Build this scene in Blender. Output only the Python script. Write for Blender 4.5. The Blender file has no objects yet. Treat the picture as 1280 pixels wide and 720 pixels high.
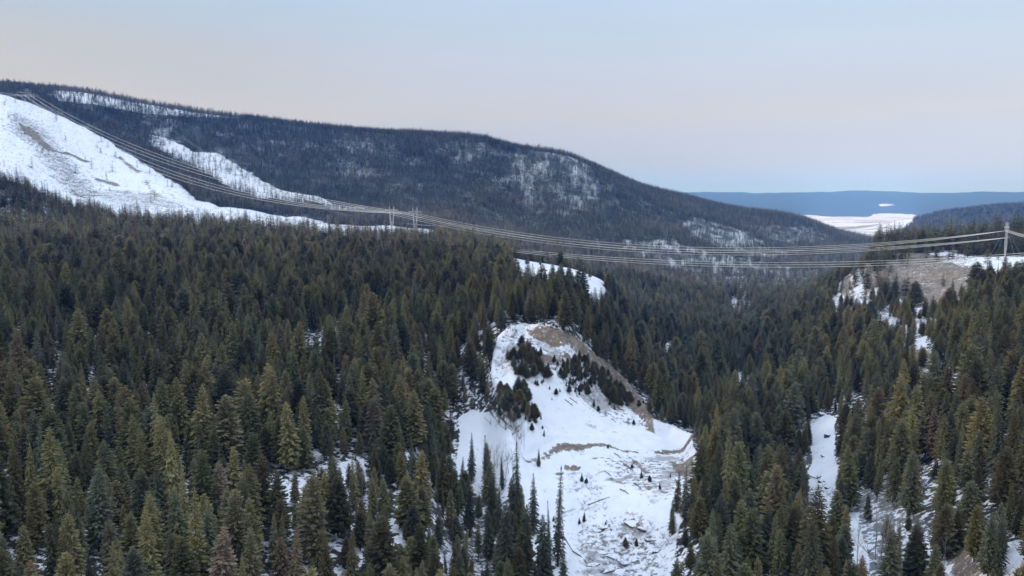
import bpy, math, random
import numpy as np
from mathutils import Vector

random.seed(7); np.random.seed(7)
RNG = np.random.default_rng(11)
R = math.radians
# ------------------------------------------------------------------ camera
F = 985.0; HOR = 248.0; CZ = 300.0
PITCH = math.atan((360 - HOR) / F)
scn = bpy.context.scene
COL = scn.collection
cam_d = bpy.data.cameras.new('camera'); cam = bpy.data.objects.new('camera', cam_d)
COL.objects.link(cam); scn.camera = cam
cam_d.sensor_width = 36; cam_d.lens = 36 * F / 1280
cam_d.clip_start = 1; cam_d.clip_end = 80000
cam.location = (0, 0, CZ); cam.rotation_euler = (math.pi / 2 - PITCH, 0, 0)

# ------------------------------------------------------------------ world
SUN_EL, SUN_AZ = 14.0, -115.0      # azimuth measured from +Y towards +X
w = bpy.data.worlds.new('World'); scn.world = w; w.use_nodes = True
nt = w.node_tree; nt.nodes.clear()
def N(t, typ, **kw):
    n = t.nodes.new(typ)
    for k, v in kw.items(): setattr(n, k, v)
    return n
def srgb(r, g, b):
    f = lambda c: (c / 255 / 12.92) if c / 255 <= 0.04045 else ((c / 255 + 0.055) / 1.055) ** 2.4
    return (f(r), f(g), f(b), 1)
out = N(nt, 'ShaderNodeOutputWorld'); add = N(nt, 'ShaderNodeAddShader')
b1 = N(nt, 'ShaderNodeBackground'); b2 = N(nt, 'ShaderNodeBackground')
sky = N(nt, 'ShaderNodeTexSky', sky_type='NISHITA'); sky.sun_disc = False
sky.sun_elevation = R(SUN_EL); sky.sun_rotation = R(SUN_AZ); sky.altitude = 800
sky.air_density = 1.0; sky.dust_density = 0.6
nt.links.new(sky.outputs[0], b1.inputs[0]); b1.inputs[1].default_value = 0.05
tc = N(nt, 'ShaderNodeTexCoord'); sep = N(nt, 'ShaderNodeSeparateXYZ')
nt.links.new(tc.outputs['Generated'], sep.inputs[0])
def ramp(t, src, stops, interp='EASE'):
    rp = N(t, 'ShaderNodeValToRGB'); cr = rp.color_ramp; cr.interpolation = interp
    while len(cr.elements) > 1: cr.elements.remove(cr.elements[-1])
    cr.elements[0].position = stops[0][0]; cr.elements[0].color = stops[0][1]
    for p, c in stops[1:]:
        e = cr.elements.new(p); e.color = c
    t.links.new(src, rp.inputs[0]); return rp
SKY_R = [(0.0, srgb(60, 150, 236)), (0.014, srgb(84, 148, 240)), (0.04, srgb(138, 148, 196)), (0.1, srgb(179, 169, 180)), (0.17, srgb(184, 187, 200)), (0.245, srgb(180, 197, 217)),
         (0.5, srgb(186, 204, 228)), (1, srgb(192, 204, 226))]
SKY_L = [(0.0, srgb(186, 176, 168)), (0.1, srgb(190, 173, 158)), (0.17, srgb(186, 177, 166)), (0.245, srgb(158, 182, 205)),
         (0.5, srgb(184, 200, 224)), (1, srgb(192, 204, 226))]
rr = ramp(nt, sep.outputs[2], SKY_R, 'LINEAR'); rl = ramp(nt, sep.outputs[2], SKY_L, 'LINEAR')
mr = N(nt, 'ShaderNodeMapRange'); mr.interpolation_type = 'SMOOTHSTEP'
mr.inputs['From Min'].default_value = -0.75; mr.inputs['From Max'].default_value = 0.05
nt.links.new(sep.outputs[0], mr.inputs['Value'])
mx = N(nt, 'ShaderNodeMix', data_type='RGBA')
nt.links.new(mr.outputs[0], mx.inputs[0]); nt.links.new(rl.outputs[0], mx.inputs[6]); nt.links.new(rr.outputs[0], mx.inputs[7])
cn = N(nt, 'ShaderNodeTexNoise'); cm_ = N(nt, 'ShaderNodeMapping'); cm_.inputs['Scale'].default_value = (1.6, 1.6, 9.0)
nt.links.new(tc.outputs['Generated'], cm_.inputs[0]); nt.links.new(cm_.outputs[0], cn.inputs['Vector']); cn.inputs['Scale'].default_value = 1.3; cn.inputs['Detail'].default_value = 5
cv = N(nt, 'ShaderNodeMapRange'); cv.inputs['From Min'].default_value = .3; cv.inputs['From Max'].default_value = .7; cv.inputs['To Min'].default_value = .955; cv.inputs['To Max'].default_value = 1.045
nt.links.new(cn.outputs[0], cv.inputs['Value']); vs = N(nt, 'ShaderNodeVectorMath', operation='SCALE')    # faint thin cloud veil
nt.links.new(mx.outputs[2], vs.inputs[0]); nt.links.new(cv.outputs[0], vs.inputs['Scale']); nt.links.new(vs.outputs[0], b2.inputs[0])
up_ = N(nt, 'ShaderNodeMapRange'); up_.inputs['From Min'].default_value = 0.26; up_.inputs['From Max'].default_value = 0.75
up_.inputs['To Min'].default_value = 0.95; up_.inputs['To Max'].default_value = 2.05      # added brightness in the unseen sky overhead, to light the snow
nt.links.new(sep.outputs[2], up_.inputs['Value']); nt.links.new(up_.outputs[0], b2.inputs[1])
nt.links.new(b1.outputs[0], add.inputs[0]); nt.links.new(b2.outputs[0], add.inputs[1]); nt.links.new(add.outputs[0], out.inputs[0])

sd = bpy.data.lights.new('sun', 'SUN'); sd.energy = 1.5; sd.angle = R(14); sd.color = (1, 0.86, 0.68)
sun = bpy.data.objects.new('sun', sd); COL.objects.link(sun)
d = Vector((math.sin(R(SUN_AZ)) * math.cos(R(SUN_EL)), math.cos(R(SUN_AZ)) * math.cos(R(SUN_EL)), math.sin(R(SUN_EL))))
sun.rotation_euler = d.to_track_quat('Z', 'Y').to_euler(); sun.location = d * 200 + Vector((0, 0, CZ))
scn.view_settings.view_transform = 'Standard'; scn.view_settings.look = 'None'
scn.view_settings.exposure = 0.0; scn.view_settings.gamma = 1
scn.cycles.max_bounces = 5; scn.cycles.diffuse_bounces = 3; scn.cycles.volume_bounces = 1
scn.cycles.transparent_max_bounces = 8
HAZE_DENSITY = 4.7e-5; HAZE_COLOR = (0.19, 0.45, 1.0)

# ------------------------------------------------------------------ pixel <-> world helpers (photo pixels, 1280x720)
cp, sp = math.cos(PITCH), math.sin(PITCH)
def ray(u, v):
    a = (u - 640) / F; b = (360 - v) / F
    return a, cp + b * sp, b * cp - sp      # x, y, z direction
def uv(x, y, z):
    z = z - CZ
    dep = y * cp - z * sp; up = z * cp + y * sp
    return 640 + F * x / dep, 360 - F * up / dep
def zat(u, v, r):
    dx, dy, dz = ray(u, v); h = math.hypot(dx, dy)
    return r * dz / h
# ------------------------------------------------------------------ noise
def _h(ix, iy, s):
    n = (ix.astype(np.int64) * 374761393 + iy.astype(np.int64) * 668265263 + s * 982451653) & 0x7fffffff
    n = ((n ^ (n >> 13)) * 1274126177) & 0x7fffffff
    return ((n ^ (n >> 16)) & 0xffff) / 65535.0
def vnoise(x, y, s=0):
    ix = np.floor(x); iy = np.floor(y); fx = x - ix; fy = y - iy
    fx = fx * fx * (3 - 2 * fx); fy = fy * fy * (3 - 2 * fy)
    a = _h(ix, iy, s); b = _h(ix + 1, iy, s); c = _h(ix, iy + 1, s); e = _h(ix + 1, iy + 1, s)
    return (a * (1 - fx) + b * fx) * (1 - fy) + (c * (1 - fx) + e * fx) * fy
def fbm(x, y, sc, s=0, o=4):
    t = 0; a = 0.5
    for k in range(o):
        t = t + a * (vnoise(x / sc, y / sc, s + k * 17) - 0.5); sc *= 0.5; a *= 0.5
    return t
# ------------------------------------------------------------------ base terrain: ground profiles along bearings
RS = [150, 250, 350, 450, 500, 550, 700, 900, 1000, 1150, 1300, 1500, 1800, 2200, 2700, 3200, 4000, 5500, 7000, 8000, 17000, 25000, 32000, 40000]
FAR = {5500: None}
T = {
 -500: [1003, 720, 575, 488, 455, 427, 370, 325, 305, 280, 262, 240, 215, 170, 110, 90, 98, 150, 200, 230, 262, 243, 246, 250],
 0:    [1003, 720, 577, 489, 455, 428, 373, 331, 316, 299, 284, 235, 208, 165, 122, 107, 116, 150, 200, 230, 262, 243, 246, 250],
 100:  [1003, 720, 577, 489, 455, 428, 373, 330, 315, 298, 285, 268, 245, 198, 150, 115, 123, 150, 200, 230, 262, 243, 246, 250],
 200:  [1003, 720, 577, 489, 455, 428, 373, 330, 315, 298, 284, 271, 250, 215, 180, 133, 141, 160, 200, 230, 262, 243, 246, 250],
 300:  [1003, 720, 577, 489, 455, 428, 373, 330, 315, 299, 286, 277, 268, 238, 200, 148, 156, 170, 200, 230, 262, 243, 246, 250],
 400:  [1003, 722, 579, 489, 455, 428, 373, 330, 316, 300, 289, 283, 278, 256, 215, 159, 166, 180, 200, 235, 265, 243, 246, 250],
 500:  [1010, 730, 590, 498, 460, 430, 374, 332, 319, 304, 296, 290, 284, 266, 225, 167, 173, 190, 210, 240, 266, 243, 246, 250],
 560:  [1040, 765, 645, 540, 482, 440, 380, 335, 321, 307, 303, 299, 292, 272, 234, 171, 177, 195, 215, 245, 267, 243, 246, 250],
 600:  [1050, 785, 665, 535, 465, 415, 370, 336, 323, 310, 314, 318, 300, 279, 240, 174, 180, 200, 220, 250, 268, 243, 246, 250],
 640:  [1060, 795, 655, 498, 430, 398, 366, 338, 326, 322, 332, 331, 308, 286, 246, 184, 188, 205, 225, 255, 269, 243, 246, 250],
 700:  [1060, 800, 645, 535, 455, 400, 368, 340, 333, 345, 347, 337, 316, 292, 253, 192, 197, 215, 235, 262, 269, 243, 246, 250],
 750:  [1055, 800, 640, 545, 492, 442, 400, 362, 350, 355, 358, 349, 326, 300, 263, 213, 214, 230, 250, 268, 269, 243, 246, 250],
 800:  [1050, 795, 632, 552, 510, 482, 450, 420, 406, 388, 375, 352, 332, 307, 276, 241, 233, 250, 265, 272, 269, 243, 246, 250],
 850:  [1040, 780, 622, 556, 530, 510, 472, 432, 416, 396, 382, 366, 346, 315, 288, 263, 245, 262, 275, 275, 269.5, 243, 246, 250],
 900:  [1020, 740, 612, 560, 540, 523, 480, 440, 424, 402, 388, 372, 354, 325, 300, 280, 258, 270, 280, 277, 269.5, 243, 246, 250],
 1000: [1020, 750, 655, 600, 563, 528, 466, 416, 402, 386, 379, 371, 359, 342, 325, 305, 274, 284, 284, 277.5, 269.5, 242, 246, 250],
 1060: [1010, 750, 640, 590, 548, 512, 444, 393, 374, 345, 368, 375, 365, 346, 331, 317, 296, 289, 285, 277.5, 269.5, 241.5, 246, 250],
 1100: [1010, 755, 630, 568, 530, 500, 442, 392, 372, 326, 320, 311, 318, 340, 332, 322, 306, 290, 281, 277, 269, 242, 246, 250],
 1130: [1010, 755, 620, 550, 518, 490, 435, 392, 378, 330, 322, 306, 308, 320, 330, 322, 306, 285, 275, 277, 269, 243, 246, 250],
 1200: [1000, 740, 590, 510, 482, 460, 410, 372, 362, 326, 321, 303, 303, 308, 316, 312, 300, 280, 264, 267, 269, 243, 246, 250],
 1280: [980, 700, 560, 490, 463, 440, 395, 355, 342, 324, 319, 298, 295, 300, 305, 300, 290, 275, 256, 259, 269, 243, 246, 250],
 1800: [900, 640, 520, 450, 425, 400, 360, 325, 315, 300, 292, 283, 278, 270, 265, 262, 255, 250, 246, 250, 262, 243, 246, 250],
}
us = sorted(T); LR = np.log(RS)
thc = np.array([math.atan2(*(ray(u, 300)[:2])) for u in us])
Zt = np.array([[zat(u, v, r) for v, r in zip(T[u], RS)] for u in us])
def pchip(x, y, q):
    h = np.diff(x); dl = np.diff(y, axis=0) / h[:, None]
    m = np.zeros_like(y)
    w1 = 2 * h[1:] + h[:-1]; w2 = h[1:] + 2 * h[:-1]
    pos = dl[1:] * dl[:-1] > 0
    with np.errstate(all='ignore'):
        hm = (w1 + w2)[:, None] / (w1[:, None] / dl[:-1] + w2[:, None] / dl[1:])
    m[1:-1] = np.where(pos, hm, 0); m[0] = dl[0]; m[-1] = dl[-1]
    q = np.clip(q, x[0], x[-1]); i = np.clip(np.searchsorted(x, q) - 1, 0, len(x) - 2)
    t = ((q - x[i]) / h[i])[:, None]; H_ = h[i][:, None]
    return (y[i] * (2 * t**3 - 3 * t**2 + 1) + H_ * m[i] * (t**3 - 2 * t**2 + t) + y[i + 1] * (3 * t**2 - 2 * t**3) + H_ * m[i + 1] * (t**3 - t**2))
TH = np.concatenate([np.linspace(-180, -60, 31)[:-1], np.linspace(-60, -37, 40)[:-1], np.linspace(-37, 37, 820)[:-1], np.linspace(37, 60, 40)[:-1], np.linspace(60, 180, 31)]) * math.pi / 180
def geo(a, b, q):
    n = int(math.ceil(math.log(b / a) / math.log(q))); return list(np.exp(np.linspace(math.log(a), math.log(b), n + 1))[:-1])
RR = np.array([1, 10, 25, 50, 75, 100, 115] + geo(130, 1500, 1.0036) + geo(1500, 4500, 1.0062) + geo(4500, 40000, 1.014) + [40000.0])
LRR = np.log(RR)
Zr = pchip(LR, Zt.T, LRR).T                       # columns x radii
Zg = pchip(thc, Zr, TH)                           # bearings x radii (clamped outside)
meanz = 0.5 * (Zg[0] + Zg[-1])
ab = np.clip((np.abs(TH) - R(70)) / R(100), 0, 1)[:, None]; ab = ab * ab * (3 - 2 * ab)
Zg = Zg * (1 - ab) + meanz[None] * ab
GX = np.sin(TH)[:, None] * RR[None]; GY = np.cos(TH)[:, None] * RR[None]
def sm(a, b, x):
    t = np.clip((x - a) / (b - a), 0, 1); return t * t * (3 - 2 * t)
rg = RR[None] + 0 * GX
amp = 3.0 + 14 * sm(900, 2400, rg) + 30 * sm(4500, 9000, rg) * (1 - sm(4200, 4700, rg) * (1 - sm(17500, 19000, rg)) )
amp = np.where((rg > 4700) & (rg < 17000) & (TH[:, None] > R(15)) & (TH[:, None] < R(27)), 3, amp)
Zg = Zg + amp * fbm(GX, GY, 55 + 0, 3, 4) * (1 - sm(1200, 2500, rg)) + amp * fbm(GX, GY, 340, 5, 5) * sm(1200, 2500, rg)
gul = fbm(TH[:, None] * 2600 / 210 + 0 * GX, rg / 1500, 1.0, 611, 4)
Zg = Zg + 85 * (np.abs(gul) - .08) * sm(1650, 2100, rg) * (1 - sm(2700, 3050, rg)) * (TH[:, None] < R(12))
Zg = Zg + 330 * fbm(GX, GY, 5200, 77, 4) * sm(19000, 23000, rg) + 60 * fbm(GX, GY, 1500, 79, 3) * sm(5600, 6400, rg) * (TH[:, None] > R(28))
Zg = Zg + CZ
def grid_at(G, x, y):
    x = np.asarray(x, float); y = np.asarray(y, float)
    th = np.arctan2(x, y); r = np.hypot(x, y)
    i = np.clip(np.searchsorted(TH, th) - 1, 0, len(TH) - 2); j = np.clip(np.searchsorted(RR, r) - 1, 0, len(RR) - 2)
    a = np.clip((th - TH[i]) / (TH[i + 1] - TH[i]), 0, 1); b = np.clip((r - RR[j]) / (RR[j + 1] - RR[j]), 0, 1)
    return (G[i, j] * (1 - a) + G[i + 1, j] * a) * (1 - b) + (G[i, j + 1] * (1 - a) + G[i + 1, j + 1] * a) * b
def H(x, y): return grid_at(Zg, x, y)
def hit(u, v, rmin=150, rmax=16000):
    dx, dy, dz = ray(u, v); h = math.hypot(dx, dy); r = np.exp(np.linspace(math.log(rmin), math.log(rmax), 1500))
    x = r * dx / h; y = r * dy / h; z = CZ + r * dz / h
    below = np.nonzero(z <= H(x, y))[0]
    k = below[0] if len(below) else len(r) - 1
    return float(x[k]), float(y[k])
def wpoly(pts, rmin=150, rmax=16000):
    return np.array([hit(u, v, rmin, rmax) for u, v in pts])
def sdist(P, x, y):
    """signed distance (positive inside) of points to polygon, only exact near it"""
    sh = x.shape; x = x.ravel(); y = y.ravel(); res = np.full(x.shape, -1e3)
    pad = 80 + 0.02 * np.abs(P).max(); lo = P.min(0) - pad; hi = P.max(0) + pad
    k = np.nonzero((x > lo[0]) & (x < hi[0]) & (y > lo[1]) & (y < hi[1]))[0]
    if len(k) == 0: return res.reshape(sh)
    px = x[k]; py = y[k]; dmin = np.full(len(k), 1e9); ins = np.zeros(len(k), bool); n = len(P)
    for i in range(n):
        ax, ay = P[i]; bx, by = P[(i + 1) % n]; ex, ey = bx - ax, by - ay
        L = ex * ex + ey * ey + 1e-9
        t = np.clip(((px - ax) * ex + (py - ay) * ey) / L, 0, 1)
        dmin = np.minimum(dmin, np.hypot(px - ax - t * ex, py - ay - t * ey))
        c = ((ay > py) != (by > py)) & (px < (bx - ax) * (py - ay) / (by - ay + 1e-12) + ax); ins ^= c
    res[k] = np.where(ins, dmin, -dmin); return res.reshape(sh)

# ---- areas traced on the ground (kind, points, near limit, far limit)
SCAR = wpoly([(622,420),(632,410),(655,403),(682,408),(706,417),(735,436),(762,456),(786,479),(803,502),(814,524),(842,533),(866,545),(870,575),(872,605),(866,635),(850,655),(842,690),(840,730),(838,820),(700,820),(690,760),(672,715),(660,660),(652,610),(648,575),(640,545),(630,520),(622,490),(614,465),(616,440)], 220, 620)
PATCH = wpoly([(574,522),(590,514),(615,514),(636,530),(650,560),(652,600),(648,625),(600,620),(572,600)], 220, 620)
OPEN = [  # (polygon, tree density inside, snow amount)
 (SCAR, 0.0), (PATCH, 0.05),
 (wpoly([(-200,60),(0,118),(38,129),(70,143),(100,157),(140,179),(180,204),(215,226),(245,250),(275,259),(330,266),(400,276),(430,281),(520,285),(548,289),(540,299),(480,298),(400,291),(300,284),(200,278),(168,275),(140,270),(100,259),(60,244),(0,224),(-200,190)], 1100, 3300), 0.012),
 (wpoly([(186,168),(205,172),(240,188),(275,193),(310,214),(345,235),(380,243),(430,258),(470,262),(430,262),(380,254),(350,249),(325,249),(290,237),(262,219),(235,206),(205,190),(186,180)], 1500, 4300), 0.2),
 (wpoly([(66,115),(130,119),(180,126),(240,131),(290,133),(312,140),(300,148),(240,146),(190,143),(120,131),(75,126)], 2000, 4300), 0.42),
 (wpoly([(640,322),(690,326),(700,334),(698,366),(665,366),(640,352)], 700, 1100), 0.03),
 (wpoly([(700,334),(720,333),(742,336),(757,348),(762,388),(735,392),(704,372)], 700, 1100), 0.03),
 (wpoly([(1010,528),(1030,516),(1043,524),(1046,560),(1048,600),(1046,650),(1040,662),(1012,662),(1008,640),(1009,600),(1014,570)], 300, 800), 0.0),
 (wpoly([(893,462),(918,444),(940,440),(946,462),(950,490),(925,498),(893,486)], 400, 1100), 0.4),
 (wpoly([(1060,640),(1075,640),(1085,700),(1090,760),(1060,760)], 250, 600), 0.05),
 (wpoly([(530,690),(565,690),(565,760),(530,760)], 200, 500), 0.35),
 (wpoly([(398,584),(456,572),(460,622),(415,634)], 200, 500), 0.3),
 (wpoly([(328,610),(384,600),(390,632),(338,636)], 200, 500), 0.4),
 (wpoly([(370,440),(450,392),(470,402),(395,452)], 300, 900), 0.4), (wpoly([(470,655),(510,640),(520,700),(480,715)], 200, 500), 0.5),
 (wpoly([(1128,428),(1158,420),(1172,468),(1200,480),(1200,500),(1150,500),(1134,470)], 400, 1000), 0.25),
 (wpoly([(1130,690),(1165,672),(1195,664),(1230,700),(1250,790),(1120,790)], 200, 500), 0.5),
 (wpoly([(1235,690),(1290,680),(1290,780),(1240,780)], 200, 500), 0.85),
 # knoll: flat snowy top and sandy bluff
 (wpoly([(1048,345),(1056,322),(1078,309),(1112,316),(1130,325),(1125,350),(1095,372),(1075,402),(1048,408)], 850, 1480), 0.35),
 (wpoly([(1112,316),(1150,317),(1190,315),(1280,321),(1400,318),(1400,352),(1250,352),(1240,356),(1215,372),(1185,402),(1166,420),(1145,412),(1125,385),(1120,350)], 850, 1480), 0.04),
 (wpoly([(1006,268.5),(1020,269.5),(1040,271),(1060,270.6),(1085,271.5),(1092,267.5),(1120,267),(1140,267.8),(1152,270),(1140,280),(1110,298),(1075,304),(1040,303),(1015,292)], 4600, 24000), 0.0),
]
SPARSE = [  # rocky thin-forest slopes where snow shows between trees
 (wpoly([(180,140),(215,140),(225,175),(190,178)], 2000, 4300), 0.5),
 (wpoly([(425,205),(468,198),(466,222),(430,226)], 1800, 4300), 0.5),
 (wpoly([(430,175),(470,172),(470,190),(432,192)], 1800, 4300), 0.6),
 (wpoly([(560,180),(600,178),(604,200),(565,204)], 1800, 4300), 0.5),
 (wpoly([(640,195),(690,186),(745,220),(755,262),(700,275),(660,262),(645,230)], 1800, 4300), 0.52),
 (wpoly([(672,186),(690,186),(730,215),(715,228),(678,208)], 1800, 4300), 0.35),
 (wpoly([(850,275),(900,280),(940,292),(990,318),(960,330),(900,310),(860,296)], 1300, 4800), 0.26),
 (wpoly([(770,300),(830,300),(930,322),(990,334),(970,345),(880,342),(800,328)], 1100, 4800), 0.28),
 (wpoly([(945,282),(1010,282),(1040,296),(1000,312),(950,300)], 1500, 4800), 0.5),
 (wpoly([(900,345),(935,345),(945,392),(912,398)], 900, 3500), 0.3),
 (wpoly([(930,340),(1040,335),(1040,352),(960,365)], 900, 4500), 0.4),
 (wpoly([(800,420),(900,430),(930,470),(880,500),(820,480)], 560, 1200), 0.6), (wpoly([(1040,372),(1120,395),(1200,400),(1200,430),(1100,420),(1040,410)], 700, 1100), 0.25),
 (wpoly([(225,440),(300,400),(330,450),(280,470)], 300, 900), 0.8),
 (wpoly([(530,630),(600,600),(660,640),(670,780),(540,780)], 200, 400), 0.85),
 (wpoly([(995,610),(1130,600),(1150,740),(990,740)], 250, 600), 0.7),
 (wpoly([(960,500),(1000,495),(1004,600),(965,600)], 350, 800), 0.55),
]
DIRT = [
 wpoly([(650,405),(682,408),(706,416),(735,435),(762,455),(786,478),(803,501),(817,524),(818,530),(808,527),(797,508),(780,486),(752,457),(722,434),(690,419),(664,410)], 220, 620),
 wpoly([(698,547),(745,549),(800,552),(803,554),(745,553.5),(700,551)], 220, 620),
 wpoly([(655,562),(698,548),(700,551),(657,564)], 220, 620),
 wpoly([(815,548),(868,546),(868,551),(818,552)], 220, 620),
 wpoly([(1048,345),(1056,324),(1076,311),(1090,312),(1075,330),(1068,350),(1072,395),(1050,402)], 850, 1480),
 wpoly([(1076,352),(1110,330),(1160,328),(1240,337),(1225,352),(1205,372),(1185,395),(1168,418),(1152,410),(1135,380),(1110,356),(1090,366),(1080,380)], 850, 1480),
 wpoly([(1052,345),(1060,320),(1078,309),(1112,314),(1150,316),(1185,320),(1180,332),(1110,336),(1080,350)], 850, 1480),
 wpoly([(1118,430),(1162,436),(1168,460),(1128,462)], 400, 1000),
 wpoly([(1128,440),(1146,440),(1160,470),(1195,480),(1200,500),(1165,490),(1140,470)], 400, 1000),
 wpoly([(1172,690),(1196,668),(1218,690),(1240,740),(1215,740),(1190,712)], 200, 500),
]
DIRT += [wpoly(pp, 220, 640) for pp in (   # soil streaks and small cracks on the slide
 [(783,556),(800,566),(812,580),(806,581),(792,569)], [(705,566),(726,570),(724,573),(706,569)], [(740,562),(775,566),(774,568),(742,566)], [(765,592),(782,604),(779,607),(764,596)],
 [(800,600),(818,612),(812,616)], [(690,575),(702,575),(700,578)], [(640,425),(700,438),(690,446),(650,436)], [(760,470),(780,500),(770,500),(752,478)], [(705,425),(735,447),(728,450),(700,434)],
 [(782,640),(800,655),(794,660)], [(838,560),(868,570),(868,600),(850,590)])]
DIRT += [wpoly(pp, 1100, 3300) for pp in (  # brush lines and tracks on the cleared hill
 [(60,186),(85,190),(112,201),(110,204),(84,194)], [(88,232),(105,245),(103,249),(86,236)], [(150,196),(175,214),(173,217),(148,199)], [(182,224),(198,243),(195,245),(180,227)], [(20,150),(40,160),(70,190),(60,190),(30,168)], [(120,222),(150,230),(148,234),(118,226)])]
ROUGH = [  # brushy or rocky ground showing through the snow
 wpoly([(12,138),(45,150),(75,180),(110,222),(135,245),(100,250),(70,228),(40,185),(8,160)], 1100, 3300),
 wpoly([(90,232),(200,240),(240,262),(150,262)], 1100, 3300),
 wpoly([(1110,322),(1150,316),(1200,320),(1230,335),(1180,336),(1120,330)], 850, 1480),
 wpoly([(750,565),(868,552),(870,610),(820,625),(770,600)], 220, 620),
 wpoly([(715,660),(800,640),(840,670),(835,730),(740,740)], 220, 620),
 wpoly([(620,405),(700,420),(760,470),(820,530),(780,520),(700,470),(620,470)], 220, 620),
]
nz = fbm(GX, GY, 26, 91, 4) * 22 * np.clip(rg / 700, 0.5, 6)
sopen = np.zeros(GX.shape); dirt = np.zeros(GX.shape); rough = np.zeros(GX.shape); sparse = np.zeros(GX.shape)
def soft(P, wd, jit=0.35):
    s = sdist(P, GX, GY); return np.clip(0.5 + (s + nz * jit) / wd, 0, 1)
for P, dn in OPEN:
    near = np.hypot(*P.mean(0)) < 700
    sopen = np.maximum(sopen, soft(P, 3 if near else 12))
for P, dn in SPARSE: sparse = np.maximum(sparse, soft(P, 20) * (1 - dn))
for P in DIRT: dirt = np.maximum(dirt, soft(P, 4 if np.hypot(*P.mean(0)) < 700 else 14, 0.35))
for P in ROUGH: rough = np.maximum(rough, soft(P, 14 if np.hypot(*P.mean(0)) < 700 else 50))
# slide scarps: the ground drops at the head of the slide, and again at the mid-slope crack
ss = sdist(SCAR, GX, GY)
headm = sm(360, 430, np.hypot(GX, GY))
Zg -= 7.0 * sm(0, 7, ss + nz * 0.1) * headm * (1 - 0.55 * sm(15, 60, ss))
crack = wpoly([(655,563),(698,549),(745,551),(803,553),(868,549)], 220, 620)
rc = np.interp(TH, np.arctan2(crack[:, 0], crack[:, 1]), np.hypot(crack[:, 0], crack[:, 1]), left=0, right=0)[:, None]
Zg += np.where((rc > 0) & (ss > 0), 1.6 * sm(-1.2, 1.2, rg - rc + nz * 0.12) * (1 - sm(6, 40, rg - rc)), 0)
Zg += np.where(ss > -5, 1.0, 0.0) * fbm(GX, GY, 7, 41, 3) * 2.4 + sm(0, 5, ss) * fbm(GX, GY, 26, 47, 3) * 7.0
Zg += dirt * np.where(rg > 800, 4, 1) * fbm(GX, GY + 0, 14, 61, 3)

# ------------------------------------------------------------------ materials
def mat(name):
    m = bpy.data.materials.new(name); m.use_nodes = True
    t = m.node_tree; b = t.nodes['Principled BSDF']; b.inputs['Roughness'].default_value = 0.85
    b.inputs['Specular IOR Level'].default_value = 0.25
    return m, t, b
def L(t, a, b): t.links.new(a, b)
def noise(t, vec, scale, detail=4, rough=0.55):
    n = N(t, 'ShaderNodeTexNoise'); n.inputs['Scale'].default_value = scale; n.inputs['Detail'].default_value = detail
    n.inputs['Roughness'].default_value = rough
    L(t, vec, n.inputs['Vector']); return n.outputs[0]
def math_(t, op, a, b=None, clamp=False):
    n = N(t, 'ShaderNodeMath', operation=op); n.use_clamp = clamp
    for i, x in enumerate((a, b)):
        if x is None: continue
        if isinstance(x, (int, float)): n.inputs[i].default_value = x
        else: L(t, x, n.inputs[i])
    return n.outputs[0]
def mixc(t, f, a, b):
    n = N(t, 'ShaderNodeMix', data_type='RGBA')
    if isinstance(f, (int, float)): n.inputs[0].default_value = f
    else: L(t, f, n.inputs[0])
    for i, x in ((6, a), (7, b)):
        if isinstance(x, tuple): n.inputs[i].default_value = (*x[:3], 1)
        else: L(t, x, n.inputs[i])
    return n.outputs[2]
def mr_(t, v, a, b, c=0.0, d=1.0):
    n = N(t, 'ShaderNodeMapRange'); L(t, v, n.inputs[0])
    for i, x in enumerate((a, b, c, d)): n.inputs[i + 1].default_value = x
    return n.outputs[0]
def attr(t, name, typ='GEOMETRY'):
    n = N(t, 'ShaderNodeAttribute', attribute_name=name, attribute_type=typ); return n
def simple(name, c1, c2, scale=1.0, rough=0.85, metal=0.0):
    m, t, b = mat(name); tcn = N(t, 'ShaderNodeTexCoord')
    L(t, mixc(t, mr_(t, noise(t, tcn.outputs['Object'], scale), 0.35, 0.65), c1, c2), b.inputs['Base Color'])
    b.inputs['Roughness'].default_value = rough; b.inputs['Metallic'].default_value = metal; return m

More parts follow.
